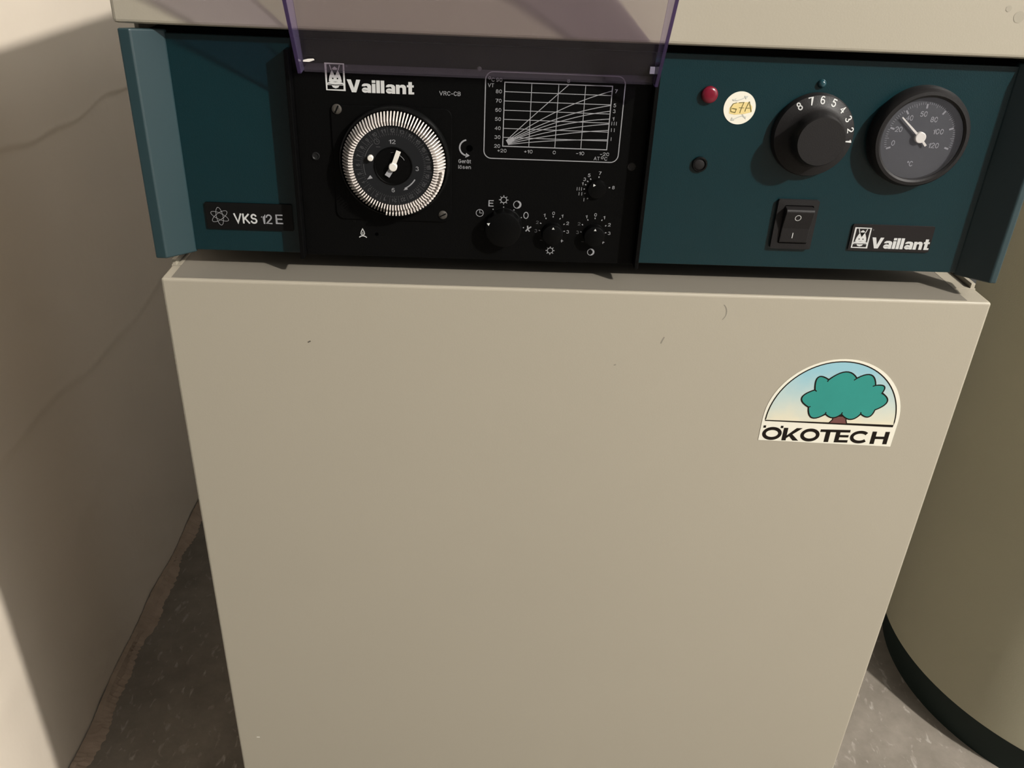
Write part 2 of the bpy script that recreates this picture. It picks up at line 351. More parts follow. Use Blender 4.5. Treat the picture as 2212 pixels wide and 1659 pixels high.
# front door: folded sheet pan
b = MB(); b.box(0, 520, 0, 22, FZ+25, 0, CREAM); door = b.build('door_panel', bo, bevel=1.6)
b = MB()
def scuff(x, z, l, wd, a, m):
    bb = MB(); dx, dz = l/2*math.cos(math.radians(a)), l/2*math.sin(math.radians(a))
    bb.ribbon([(x-dx, z-dz), (x-dx*.3, z-dz*.2), (x+dx, z+dz)], wd, -.12, m); return bb.build('scuff_mark', door)
SC = mat('grey_scuff', (.20, .182, .150), .7, .2)
SCD = mat('dark_scuff', (.08, .07, .055), .7, .2)
scuff(87.5, -40.6, 2.2, .9, 30, SCD); scuff(313.7, -32.7, 5, .8, 70, SC); scuff(284.7, -51.5, 1.5, .8, 20, SC)
bb = MB(); bb.ribbon(arc(345, -12, 7, -45, 50, 10), .5, -.12, SC); bb.build('scuff_mark', door)
scuff(16.7, -418.2, 2.6, 1.2, 0, WHITE)
# ledge on top of the door, sheet edges either side
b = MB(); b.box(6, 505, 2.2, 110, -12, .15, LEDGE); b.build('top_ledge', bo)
for x0, x1 in ((0, 6), (505, 520)):
    b = MB(); b.box(x0, x1, 22, 110, -12, .3, CREAM); b.build('ledge_rim', bo)
b = MB(); b.box(3, 517, 24, 590, FZ+25, -12, CREAM); b.build('boiler_body', bo, bevel=1)
b = MB(); b.box(12, 508, 30, 580, FZ, FZ+25, DARKGAP); b.build('base_frame', bo)
for x0, x1 in ((.5, 3), (516, 519)):
    b = MB(); pf = [(62, -12), (590, -12), (590, 143.8), (22.5, 143.8), (22.5, 45), (62, 45)]; n = len(pf)
    b.add([(x0, y, z) for y, z in pf] + [(x1, y, z) for y, z in pf], [tuple(range(n-1, -1, -1)), tuple(range(n, 2*n))] + [(i, (i+1) % n, (i+1) % n+n, i+n) for i in range(n)], CREAM); b.build('side_panel', bo, bevel=.4)
    xi = 3.1 if x0 < 9 else 505; b = MB(); b.box(xi, xi+10.8, 22.5, 61.5, 100, 138.5, DARKGAP); b.build('gap_filler', bo)  # added dark filler, keeps the gap above the wing from showing lit
    b = MB(); b.box(x0+(.6 if x0 > 9 else -.2), x1+(.4 if x0 > 9 else 0), 22.5, 61, -12, 3.6, CREAM); b.build('side_lip', bo, bevel=.3)
b = MB(); b.box(4, 515, 62, 575, .2, 144, DARKGAP); b.build('inner_casing', bo)
SMG = mat('faint_smudge', (.272, .247, .196), .42, .4)
# hood
HY = 7.5
b = MB(); b.box(-5.2, 525, HY, 592, 144.4, 247, CREAM); hood = b.build('hood', bo, bevel=2.2)
def smudge(x, z, r, m):
    bb = MB(); bb.poly(circ(x, z, r, 20), HY-.12, m); return bb.build('smudge', hood)
for q in ((486, 166, 3.0), (494, 163, 3.6), (503, 165, 3.2), (479, 170, 1.6)): smudge(*q, SMG)
# control fascia
PY = 18.0
b = MB(); b.box(14, 506, PY, PY+2, 12.5, 139, TEAL); fas = b.build('control_panel', bo, bevel=.5)
def wing(x_out, x_in, x_pan, s):
    # outer strip, slanted inner face, flat back: cross-section in x,y extruded in z, skewed top and bottom
    b = MB(); prof = [(x_out, 0.2), (x_in, 0.2), (x_pan, PY), (x_pan, PY+3), (x_out, PY+3)]
    def zz(y, top): return (143.2 - .12*y) if top else (13 - .11*y)
    n = len(prof); vs = [(x, y, zz(y, 0)) for x, y in prof] + [(x, y, zz(y, 1)) for x, y in prof]
    fs = [tuple(range(n)), tuple(range(2*n-1, n-1, -1))] + [(i, i+n, (i+1) % n+n, (i+1) % n) for i in range(n)]
    b.add(vs, fs, TEALW); return b.build('side_wing', bo, bevel=1.0)
wing(-.6, 6, 18.5, 1); wing(518.6, 514.2, 500.5, -1)

# emblem: little framed crest with an eared egg shape
def emblem(b, x0, x1, z0, z1, y, m, dark):
    W, H = x1-x0, z1-z0; t = W*.075
    b.ribbon([(x0+t/2, z0+t/2), (x1-t/2, z0+t/2), (x1-t/2, z1-t/2), (x0+t/2, z1-t/2)], t, y, m, closed=True)
    P = lambda u, v: (x0+u*W, z0+v*H)
    egg = [P(.16, .33), P(.20, .50), P(.30, .68), P(.36, .74), P(.64, .74), P(.70, .68), P(.80, .50), P(.84, .33)]
    b.poly(egg, y, m)
    b.poly([P(.36, .80), P(.50, .875), P(.64, .80), P(.60, .76), P(.40, .76)], y, m)
    b.poly([P(.30, .74), P(.36, .72), P(.27, .93), P(.22, .93)], y-.02, m); b.poly([P(.70, .74), P(.64, .72), P(.73, .93), P(.78, .93)], y-.02, m)
    b.poly([P(.34, .76), P(.66, .76), P(.50, .54)], y-.05, dark)
    for u in (.38, .62): b.poly([P(u-.04, .42), P(u+.04, .42), P(u+.03, .47), P(u-.03, .47)], y-.05, dark)
    b.poly([P(.07, .24), P(.10, .29), P(.30, .34), P(.50, .31), P(.70, .34), P(.90, .29), P(.93, .24), P(.93, .20), P(.07, .20)], y-.03, m)
    b.ribbon([P(.12, .235), P(.5, .215), P(.88, .235)], H*.022, y-.06, dark)
    b.poly([P(.30, .19), P(.36, .12), P(.50, .085), P(.64, .12), P(.70, .19)], y-.03, m)
    b.poly([P(1.12, .95), P(1.17, .90), P(1.12, .85), P(1.07, .90)], y, INKDIM)

# left nameplate
np_ = MB(); np_.prism(rrect(27.6, 80, 26.9, 43.6, .8, 3), PY-1.1, PY+.2, BLACKG); nl = np_.build('nameplate', bo, label='black nameplate with atom symbol and VKS 12 E')
b = MB(); yy = PY-1.25
for k in range(3):
    a = math.radians(35 + 60*k); pts = []
    for i in range(40):
        t = 2*PI*i/40; u, v = 5.6*math.cos(t), 2.0*math.sin(t)
        pts.append((35.8 + u*math.cos(a) - v*math.sin(a), 35.0 + u*math.sin(a) + v*math.cos(a)))
    b.ribbon(pts, .28, yy - .01*k, INKG, closed=True)
b.build('atom_symbol', nl)
b = MB(); b.text('VKS', 44.2, 58.4, 30.9, 37.2, yy, INK, .16); b.text('12', 60.8, 67.4, 31.0, 37.2, yy, INKG, 0); b.text('E', 69.6, 74.0, 31.2, 37.3, yy, INKG, 0); b.build('lettering', nl)
# right nameplate
np_ = MB(); np_.prism(rrect(427.0, 478.9, 26.0, 43.0, .8, 3), PY-1.1, PY+.2, mat('brown_black_plate', (.011, .009, .009), .4, .25)); nr = np_.build('nameplate', bo, label='black nameplate with white crest and word')
b = MB(); emblem(b, 428.6, 439.0, 27.5, 41.1, PY-1.2, INK, BLACKG); b.build('emblem', nr)
b = MB(); b.heavy_word(440.8, 478.4, 27.7, 34.9, PY-1.25, INK); b.build('lettering', nr)

# red indicator, black button, guide stud
rl = MB(); rl.lathe([(4.75, PY), (4.75, PY-1.8), (4.3, PY-2.4), (3.0, PY-3.0), (1.2, PY-3.3)], 325, 117.3, RED, 40); rl.build('red_indicator_lamp', bo, smooth=True)
rl = MB(); rl.lathe([(4.6, PY), (4.6, PY-1.2), (4.2, PY-1.6), (3.5, PY-1.6), (3.4, PY-.2)], 325.3, 76.8, BLACKG, 40); bt = rl.build('reset_button', bo, smooth=True)
rl = MB(); rl.lathe([(3.3, PY-.2), (3.3, PY-.8), (2.6, PY-1.1)], 325.3, 76.8, KNOB, 32); rl.build('button_core', bt, smooth=True)
rl = MB(); rl.lathe([(2.5, PY), (2.4, PY-1), (1.8, PY-1.9), (.9, PY-2.4)], 389.1, 125.6, mat('glossy_dark_teal', (.01, .04, .05), .15, .7), 28); rl.build('marker_stud', bo, smooth=True)

# thermostat knob
KX, KZ = 389.2, 96.6
b = MB(); b.lathe([(24.2, PY-.2), (24.0, PY-3), (23.3, PY-4.5), (18.5, PY-6.2), (16.2, PY-7.6), (15.2, PY-9.5), (14.6, PY-14), (14.2, PY-17.2), (13.6, PY-18.0)], KX, KZ, KNOB, 96)
tk_ = b.build('thermostat_knob', bo, smooth=True)
b = MB()
for n, x, z in (('8', 377.8, 112.4), ('7', 383.6, 115.6), ('6', 389.7, 116.4), ('5', 396.3, 115.2), ('4', 401.7, 111.7), ('3', 405.9, 106.8), ('2', 408.4, 100.9), ('1', 409.1, 95.0)):
    # put the digit on the sloping skirt of the knob (its true place along the sight line is y about 12.5)
    a = math.atan2(z-KZ, x-KX); r = 20.9
    cx, cz = KX + r*math.cos(a), KZ + r*math.sin(a)
    hw = 1.35 if n != '1' else .75
    tmp = MB(); tmp.text(n, cx-hw, cx+hw, cz-2.2, cz+2.2, 0, INK, .01, a-PI/2)
    vs = []
    for v in tmp.v:
        rr = math.hypot(v[0]-KX, v[2]-KZ); yy = (PY-4.5) - (23.3-min(rr, 23.3))/(23.3-18.5)*1.7; vs.append((v[0], yy-.15, v[2]))
    b.add(vs, tmp.f, INK)
b.build('numerals', tk_)

# thermometer
GX, GZ = 451.6, 98.0
b = MB(); b.lathe([(29.2, PY), (29.2, PY-4), (28.4, PY-7.5), (27, PY-9.3), (25.2, PY-9.5), (24.0, PY-8.6), (23.8, PY-5.5)], GX, GZ, KNOB, 96, cap1=False)
th = b.build('thermometer', bo, smooth=True, label='round black-rimmed temperature gauge with a white needle')
b = MB(); b.lathe([(24, PY-5), (24, PY-5.5)], GX, GZ, GAUGEF, 64); dl = b.build('dial_face', th)
b = MB(); dy = PY-5.62
def gang(v): return math.radians(200 - (v/120)*217)
for v in range(0, 121, 2):
    a = gang(v); big = v % 20 == 0; r0, r1 = (17.0, 19.6) if big else ((18.2, 20.6) if v % 10 == 0 else (19.2, 20.6))
    b.ribbon([(GX + r0*math.cos(a), GZ + r0*math.sin(a)), (GX + r1*math.cos(a), GZ + r1*math.sin(a))], 1.0 if big else .22, dy, INKG if big else INKG)
for n, x, z in (('0', 436.6, 94.7), ('20', 437.9, 102.7), ('40', 442.6, 109.4), ('60', 450.3, 111.9), ('80', 457.2, 109.0), ('100', 461.6, 102.2), ('120', 461.0, 94.1)):
    hw = 1.05*len(n); b.text(n, x-hw, x+hw, z-1.6, z+1.6, dy, INKG, .01)
b.text('°C', 448.0, 451.4, 81.3, 84.5, dy, INKG, .0)
b.build('scale_markings', th)
b = MB(); hx, hz = 451.1, 98.7
def bar(b, x0, z0, x1, z1, w0, w1, ya, yb, m):
    d = Vector((x1-x0, z1-z0)).normalized(); n = Vector((-d.y, d.x))
    b.prism([(x0-n.x*w0/2, z0-n.y*w0/2), (x1-n.x*w1/2, z1-n.y*w1/2), (x1+n.x*w1/2, z1+n.y*w1/2), (x0+n.x*w0/2, z0+n.y*w0/2)], ya, yb, m)
bar(b, hx, hz, 437.6, 109.9, 1.4, .7, PY-6.8, PY-7.2, WHITE); bar(b, hx, hz, 455.7, 94.0, 1.2, 1.3, PY-6.8, PY-7.2, WHITE)
b.lathe([(3.2, PY-5.7), (3.2, PY-7.6), (2.8, PY-7.9)], hx, hz, WHITE, 40); b.build('needle', th, smooth=False)
b = MB(); b.lathe([(23.9, PY-8.3), (20, PY-8.75), (12, PY-9.0), (4, PY-9.1)], GX, GZ, GLASS, 64, cap0=False); b.build('gauge_glass', th, smooth=True)

# rocker switch
b = MB(); o_ = rrect(376.9, 402.3, 26.0, 57.4, 1, 3); i_ = rrect(381.0, 399.2, 29.6, 54.2, 1, 3); n = len(o_)
vs = [(x, PY, z) for x, z in o_] + [(x, PY-2.4, z) for x, z in o_] + [(x, PY-2.6, z) for x, z in i_] + [(x, PY-.1, z) for x, z in i_]
b.add(vs, [(j*n+i, j*n+(i+1) % n, (j+1)*n+(i+1) % n, (j+1)*n+i) for j in range(3) for i in range(n)] , KNOB)
sw = b.build('rocker_switch', bo, label='black rocker switch marked O and I')
b = MB(); xs0, xs1 = 381.3, 398.9
pr = [(PY, 29.9), (PY-3.0, 30.2), (PY-3.6, 31.0), (PY-4.2, 40.0), (PY-7.2, 51.2), (PY-6.6, 52.6), (PY, 53.9)]
vs = [(xs0, y, z) for y, z in pr] + [(xs1, y, z) for y, z in pr]; n = len(pr)
b.add(vs, [tuple(range(n)), tuple(range(2*n-1, n-1, -1))] + [(i, i+n, (i+1) % n+n, (i+1) % n) for i in range(n)], KNOB)
rk = b.build('rocker', sw, bevel=.5)
b = MB(); t = MB(); t.ribbon(circ(389.4, 47.4, 1.75, 28), .42, 0, INK, closed=True)
vs = [(x, PY-4.2-(z-40)/11.2*3.0-.12, z) for x, y, z in t.v]; b.add(vs, t.f, INK)
b.add([(388.7, PY-3.95, 33.6), (389.2, PY-3.95, 33.6), (389.2, PY-4.2, 37.2), (388.7, PY-4.2, 37.2)], [(0, 1, 2, 3)], INK); b.build('switch_symbols', sw)

# ------------------------------------------------------------------ plug-in heating controller (black unit)
UY = 17.0
hc = thing('heating_controller', 'black control unit with timer dial, heating chart and knobs under a raised clear lid', 'control unit', (.189, .017, .012))
b = MB(); b.box(86.9, 291.7, UY, UY+.9, 12, 139, BLACK); fp = b.build('faceplate', hc, bevel=.4)
for x0, x1 in ((84.6, 87.0), (291.6, 294.0)):
    b = MB(); b.box(x0, x1, 8.4, UY+.9, 12, 134, BLACK); b.build('side_rail', hc, bevel=.3)
IY = UY-.15
b = MB(); emblem(b, 105.3, 116.2, 111.7, 126.8, IY, INK, BLACK); b.build('emblem', hc)
b = MB(); b.heavy_word(117.2, 155.4, 111.2, 118.2, IY, INK)
b.build('lettering', hc); b = MB(); b.text('VRC-CB', 169.6, 181.8, 111.3, 113.7, IY, INKG, .01)
b.build('lettering', hc); b = MB(); b.text('Gerät', 180.9, 188.4, 72.7, 75.0, IY, INKG, .01); b.build('lettering', hc); b = MB(); b.text('lösen', 180.9, 188.4, 69.3, 71.5, IY, INKG, .01)
b.build('lettering', hc)
b = MB(); b.ribbon(arc(186.2, 81.9, 4.6, 100, 262, 20), .9, IY, INKG); b.poly([(185.0, 76.0), (187.6, 77.3), (185.4, 78.9)], IY, INKG); b.build('release_arrow', hc)
b = MB(); b.lathe([(1.9, UY-.1), (1.7, UY-.1), (1.6, UY+.1)], 187.4, 81.6, HOLE, 20); b.build('release_hole', hc)
# heating curve chart
b = MB()
b.ribbon(rrect(195.9, 275.8, 76.2, 125.4, 4.5, 8), .55, IY, INKG, closed=True)
gx0, gx1, gz0, gz1 = 206.9, 268.6, 83.6, 119.9
gx = [gx0 + (gx1-gx0)*i/4 for i in range(5)]; gz = [gz0 + (gz1-gz0)*i/7 for i in range(8)]
for x in gx: b.ribbon([(x, gz0), (x, gz1)], .55 if x in (gx[0], gx[4]) else .4, IY-.01, INKG)
for z in gz: b.ribbon([(gx0-.25, z), (gx1+.25, z)], .55 if z in (gz[0], gz[7]) else .4, IY-.02, INKG)
def curve(p0, pm, p1, k):
    c = (2*pm[0]-(p0[0]+p1[0])/2, 2*pm[1]-(p0[1]+p1[1])/2)
    pts = [((1-t)**2*p0[0]+2*t*(1-t)*c[0]+t*t*p1[0], (1-t)**2*p0[1]+2*t*(1-t)*c[1]+t*t*p1[1]) for t in [i/16 for i in range(17)]]
    b.ribbon(pts, .42, IY-.03-.004*k, INKG)
for k, (s0, m_, e_) in enumerate((((208.9, 86.9), (223.0, 100.7), (243.6, 119.9)), ((209.1, 86.6), (237.7, 104.7), (268.6, 117.3)), ((209.3, 86.3), (237.7, 100.5), (268.5, 109.2)),
        ((209.5, 86.0), (237.7, 98.4), (268.5, 106.0)), ((209.6, 85.7), (237.7, 96.3), (268.5, 101.5)), ((209.7, 85.4), (237.6, 93.7), (268.5, 98.6)),
        ((209.9, 85.0), (237.6, 91.2), (268.5, 95.0)), ((210.1, 84.7), (237.6, 87.9), (268.5, 89.5)))): curve(s0, m_, e_, k)
b.poly([(208.6, 87.2), (210.4, 84.3), (213.8, 87.4), (212.9, 89.2)], IY-.07, INKG)
for i, n in enumerate(('20', '30', '40', '50', '60', '70', '80')): b.text(n, 201.9, 205.4, gz[i]-1.05, gz[i]+1.05, IY, INKG, .01)
b.text('90', 201.9, 205.4, 120.0, 122.1, IY, INKG, .01); b.text('C', 199.2, 201.0, 120.0, 122.1, IY, INKG, .01); b.ribbon(circ(198.2, 121.9, .65, 12), .3, IY, INKG, closed=True)
b.text('VT', 197.3, 200.8, 116.9, 119.0, IY, INKG, .01)
for n, x, hw in (('+20', 206.6, 2.7), ('+10', 222.2, 2.5), ('0', 237.6, .9), ('-10', 253.0, 2.4), ('-20', 267.6, 2.7)): b.text(n, x-hw, x+hw, 79.9, 82.0, IY, INKG, .01)
b.text('AT', 261.4, 264.9, 77.2, 79.3, IY, INKG, .01); b.ribbon(circ(266.4, 78.8, .65, 12), .3, IY, INKG, closed=True); b.text('C', 267.6, 269.4, 77.2, 79.3, IY, INKG, .01)
b.text('8', 242.4, 244.0, 120.9, 123.0, IY, INKG, .01)
for n, z in (('7', 117.2), ('5', 109.3), ('3', 106.0), ('1', 101.7), ('III', 99.0), ('II', 95.2), ('I', 90.0)):
    hw = {'III': 1.5, 'II': 1.0, 'I': .35, '1': .5}.get(n, .75); x = 270.9 + (hw-.75)*.8; b.text(n, x-hw, x+hw, z-1.05, z+1.05, IY, INKG, .01)
b.build('heating_curve_chart', hc)

# timer
TX, TZ = 143.3, 72.3
b = MB(); b.prism(rrect(107.2, 176.9, 36.2, 104.0, 5, 6), UY-1.0, UY+.1, BLACK); tm = b.build('timer_plate', hc, bevel=.3, label='square black timer plate with round dial')
b = MB(); b.lathe([(33.0, UY-.9), (32.6, UY-4.8), (32.0, UY-5.6), (31.2, UY-5.6), (30.9, UY-3.5)], TX, TZ, BLACKG, 96, cap0=False, cap1=False)
b.lathe([(31, UY-1.2), (31, UY-3.6)], TX, TZ, BLACK, 64); b.build('dial_housing', tm, smooth=True)
def tappet(far):
    # radial bar along +x; two kinds: pulled out (full length face) and pushed in (short face, slanted tail)
    b = MB(); h = .34
    if far: side = [(23.6, UY-4), (23.6, UY-11.0), (26.4, UY-11.4), (27.0, UY-9.6), (28.0, UY-9.6), (28.6, UY-11.2), (29.9, UY-10.8), (29.9, UY-4)]
    else: side = [(23.6, UY-4), (23.6, UY-11.4), (26.0, UY-11.6), (26.9, UY-10.8), (30.3, UY-5.6), (30.3, UY-4)]
    n = len(side); vs = [(r, y, -h) for r, y in side] + [(r, y, h) for r, y in side]
    b.add(vs, [tuple(range(n-1, -1, -1)), tuple(range(n, 2*n))] + [(i, (i+1) % n, (i+1) % n+n, i+n) for i in range(n)], TAPP)
    me_o = b.build('tappet'); me = me_o.data; bpy.data.objects.remove(me_o); return me
MA, MBm = tappet(True), tappet(False)
cen = Vector((TX*K, 0, TZ*K))
for i in range(96):
    a = 360*i/96 + 1.9
    aa = (a + 180) % 360 - 180
    far = -103 < aa < -3
    o = bpy.data.objects.new('tappet', MA if far else MBm); C.objects.link(o)
    o.location = cen; attach(o, tm); o.rotation_euler = (0, -math.radians(a), 0)
b = MB(); b.lathe([(23.5, UY-3.5), (23.5, UY-9.8), (23.2, UY-10.1)], TX, TZ, DIALG, 96); dd = b.build('timer_disc', tm, smooth=True)
b = MB(); dy = UY-10.2
for k in range(24):
    a = math.radians(90 - 15*k); r = 20.6; n = str((11 + k*1) % 24 + 1)
    hw = .7*len(n); b.text(n, TX+r*math.cos(a)-hw, TX+r*math.cos(a)+hw, TZ+r*math.sin(a)-1.1, TZ+r*math.sin(a)+1.1, dy, INKDIM, .0, a-PI/2)
    a2 = math.radians(82.5 - 15*k); b.ribbon([(TX+19.3*math.cos(a2), TZ+19.3*math.sin(a2)), (TX+22.6*math.cos(a2), TZ+22.6*math.sin(a2))], .18, dy, INKDIM)
for k in range(96):
    a = math.radians(3.75*k); r0 = 17.9; r1 = 19.0 if k % 4 else 19.4
    b.ribbon([(TX+r0*math.cos(a), TZ+r0*math.sin(a)), (TX+r1*math.cos(a), TZ+r1*math.sin(a))], .2, dy, INKDIM)
b.text('12', TX-2.1, TX+1.6, TZ+12.9, TZ+15.4, dy, INKG, .01); b.text('3', TX+13.0, TX+14.8, TZ-2.4, TZ+.2, dy, INKG, .01); b.text('6', TX-1.4, TX+.5, TZ-15.6, TZ-13.0, dy, INKG, .01)
b.ribbon(arc(TX, TZ, 17.0, 132, 163, 12), .35, dy, INKDIM); b.ribbon(arc(TX, TZ, 17.2, 178, 200, 10), .35, dy, INKDIM)
b.ribbon(arc(TX, TZ, 14.6, -31, -64, 12), .7, dy, INKG); b.poly([(TX+5.6, TZ-14.2), (TX+7.6, TZ-12.2), (TX+8.2, TZ-13.6)], dy-.01, INKG)
b.ribbon(circ(TX-9.1, TZ+13.9, 1.5, 20), .25, dy, INKDIM, closed=True); b.ribbon([(TX-9.1, TZ+14.9), (TX-9.1, TZ+13.9), (TX-8.2, TZ+13.9)], .25, dy, INKDIM)
b.ribbon([(TX-9.6, TZ+10.9), (TX-7.2, TZ+10.9)], .3, dy, INKDIM)
b.poly([(TX-15.6, TZ-8.4), (TX-13.6, TZ-5.8), (TX-12.2, TZ-7.6)], dy, INKG)
b.build('timer_markings', tm)
b = MB(); b.lathe([(11.3, UY-10.1), (11.1, UY-10.6), (10.8, UY-10.7), (10.4, UY-10.25)], TX, TZ, BLACK, 64); kb = b.build('set_knob', tm, smooth=True)
b = MB(); b.lathe([(1.7, UY-10.1), (1.7, UY-12.2), (1.3, UY-12.5)], TX-13.0, TZ+4.6, WHITE, 24); b.build('mode_pin', tm, smooth=True)
b = MB(); bar(b, TX-.1, TZ-.1, TX+3.5, TZ+9.3, 2.5, 2.7, UY-11.8, UY-12.6, WHITE); b.lathe([(2.4, UY-10.3), (2.4, UY-13), (2.0, UY-13.3)], TX, TZ, WHITE, 32); b.build('clock_hand', tm, label='white clock hand')
b = MB(); bar(b, TX-.6, TZ-1, TX-3.6, TZ-5.7, 2.9, 3.1, UY-11.0, UY-11.7, GREYP); b.build('clock_hand', tm, label='grey clock hand')
b = MB(); b.ribbon(arc(TX, TZ, 7.6, 30, 58, 8), .28, UY-10.8, INKG); b.ribbon([(TX-1.2, TZ+8.0), (TX+.6, TZ+8.2)], .3, UY-10.8, INKDIM); b.build('set_knob_mark', tm)
def screw(x, z, r, par, rot, y):
    b = MB(); b.lathe([(r, y), (r*.95, y-.5), (r*.6, y-.9)], x, z, SCREW, 24)
    d = (r*.8*math.cos(rot), r*.8*math.sin(rot)); b.ribbon([(x-d[0], z-d[1]), (x+d[0], z+d[1])], r*.3, y-.93, BLACK)
    return b.build('screw', par, smooth=False)
screw(110.8, 101.7, 2.9, tm, 1.1, UY-.9); screw(171.8, 40.7, 2.7, tm, .5, UY-.9)
def sock(x, z, r, m):
    b = MB(); b.lathe([(r, UY), (r*.95, UY-.5), (r*.75, UY-.6), (r*.55, UY-.2), (r*.3, UY-.15)], x, z, m, 24); return b.build('screw', hc, smooth=True)
sock(96.7, 73.9, 2.4, mat('dark_screw', (.008, .008, .008), .5, .2)); sock(284.5, 74.1, 2.5, mat('darker_screw', (.014, .012, .011), .5, .3))
b = MB(); b.lathe([(1.3, UY), (1.2, UY-.4), (.7, UY-.6)], 192.2, 126.6, INKDIM, 16); b.build('pin', hc)
# flame symbol and small hole
b = MB(); b.ribbon([(122.2, 25.6), (121.2, 26.6), (121.4, 28.0), (122.3, 29.8), (123.2, 28.0), (123.4, 26.6), (122.4, 25.6)], .5, IY, INK); b.ribbon([(122.3, 27.8), (122.3, 26.4)], .35, IY, INK)
b.ribbon([(120.0, 24.3), (121.4, 25.2), (122.3, 25.3), (123.3, 25.2), (124.7, 24.3)], .6, IY, INK); b.build('flame_symbol', hc)
b = MB(); b.lathe([(1.1, UY-.05), (.9, UY-.06)], 130.9, 26.6, HOLE, 16); b.build('status_hole', hc)

# symbols around the knobs
def sun(b, x, z, r, m):
    b.ribbon(circ(x, z, r, 24), r*.26, IY, m, closed=True)
    for k in range(8):
        a = math.radians(45*k); b.ribbon([(x+r*1.05*math.cos(a), z+r*1.05*math.sin(a)), (x+r*1.65*math.cos(a), z+r*1.65*math.sin(a))], r*.26, IY-.01, m)
def moon(b, x, z, r, m):
    b.ribbon(circ(x, z, r, 28), r*.18, IY, m, closed=True)
    b.poly(arc(x, z, r, -85, 85, 16) + arc(x-.15*r, z, r*.72, 75, -75, 12), IY-.01, m)
b = MB()
sun(b, 208.7, 51.1, 1.75, INKG); moon(b, 217.1, 48.4, 2.3, INKG); b.text('E', 199.5, 202.6, 46.7, 50.7, IY, INKG, .005)
b.ribbon(circ(194.3, 42.4, 2.2, 24), .4, IY, INKG, closed=True); b.ribbon([(194.3, 44.2), (194.3, 42.4), (195.9, 42.4)], .4, IY-.01, INKG)
b.ribbon(circ(222.7, 41.8, 1.35, 24, 1.95), .5, IY, INKG, closed=True)
b.ribbon([(223.0, 31.6), (224.2, 33.2), (224.0, 35.2)], .8, IY, INKG); b.ribbon([(224.2, 33.2), (226.3, 34.6)], .8, IY-.01, INKG); b.ribbon([(224.2, 33.0), (225.4, 31.5)], .7, IY-.02, INKG)
for x, z in ((202.4, 45.0), (208.8, 46.6), (215.2, 45.0), (219.9, 40.3), (221.5, 33.9)): b.poly(circ(x, z, .38, 10), IY, INKG)
b.build('mode_symbols', hc)
def knob(x, z, r, ht, tri, name, small):
    b = MB(); b.lathe([(r*1.04, UY-.1), (r, UY-.6), (r*.98, UY-ht*.7), (r*.95, UY-ht*.95), (r*.88, UY-ht)], x, z, BLACK, 56)
    k = b.build(name, hc, smooth=True)
    tx, tz, ta, ts = tri; pts = [(tx+ts*math.cos(ta+q), tz+ts*math.sin(ta+q)) for q in (0, 2.1, -2.1)]
    bb = MB(); bb.poly(pts, UY-ht-.12, INK); bb.build('pointer_mark', k); return k
knob(208.8, 34.3, 11.4, 7.5, (199.8, 38.0, -1.45, 1.15), 'mode_knob', 0)
def dialset(x, z, tag):
    b = MB()
    for dx, dz in ((0, 10.4), (-4.4, 9.2), (-7.5, 6.0), (-8.0, 1.3), (4.3, 9.3), (7.0, 5.8), (7.4, 1.3)):
        l = math.hypot(dx, dz); ux, uz = dx/l*.45, dz/l*.45; b.ribbon([(x+dx-ux, z+dz-uz), (x+dx+ux, z+dz+uz)], .6, IY, INKG)
    for n, dx, dz in (('0', .1, 12.6), ('1', -5.5, 11.2), ('2', -9.6, 6.5), ('3', -10.2, 1.0), ('1', 5.5, 11.0), ('2', 9.2, 6.5), ('3', 9.6, 1.0)):
        hw = .5 if n == '1' else .8; b.text(n, x+dx-hw, x+dx+hw, z+dz-1.05, z+dz+1.05, IY, INKG if dx > -7 else INKDIM, .01)
    b.ribbon([(x-7.4, z-5.0), (x-5.8, z-5.0)], .4, IY, INKDIM); b.ribbon([(x+5.2, z-5.0), (x+7.2, z-5.0)], .45, IY, INKG); b.ribbon([(x+6.2, z-4.0), (x+6.2, z-6.0)], .45, IY-.01, INKG)
    if tag == 's': sun(b, x-.6, z-11.6, 1.7, INKG)
    else: moon(b, x-.8, z-11.7, 2.1, INKG)
    b.build('dial_scale', hc)
    knob(x, z, 6.6, 5.0, (x+.1, z+4.4, PI/2, .95), 'trim_knob', 1)
dialset(239.5, 31.1, 's'); dialset(265.4, 31.0, 'm')
b = MB()
for x, z in ((265.5, 67.1), (260.6, 65.7), (258.9, 64.3), (257.8, 62.2), (257.3, 59.5), (257.8, 56.8), (259.7, 53.7), (272.4, 60.9)):
    d = Vector((x-264.7, z-60)); d.normalize(); b.ribbon([(x-d.x*.45, z-d.y*.45), (x+d.x*.45, z+d.y*.45)], .65, IY, INKG)
for n, x, z in (('7', 265.9, 69.5), ('5', 259.5, 68.0), ('3', 257.0, 65.5), ('1', 255.9, 62.8), ('III', 254.2, 59.5), ('II', 255.1, 56.5), ('I', 257.5, 52.9), ('8', 274.8, 61.0)):
    hw = {'III': 1.5, 'II': 1.0, 'I': .3, '1': .45}.get(n, .75); b.text(n, x-hw, x+hw, z-1.05, z+1.05, IY, INKG, .01)
b.build('dial_scale', hc)
knob(264.7, 59.8, 5.6, 2.2, (262.8, 62.6, 0, 1.0), 'trim_knob', 1)

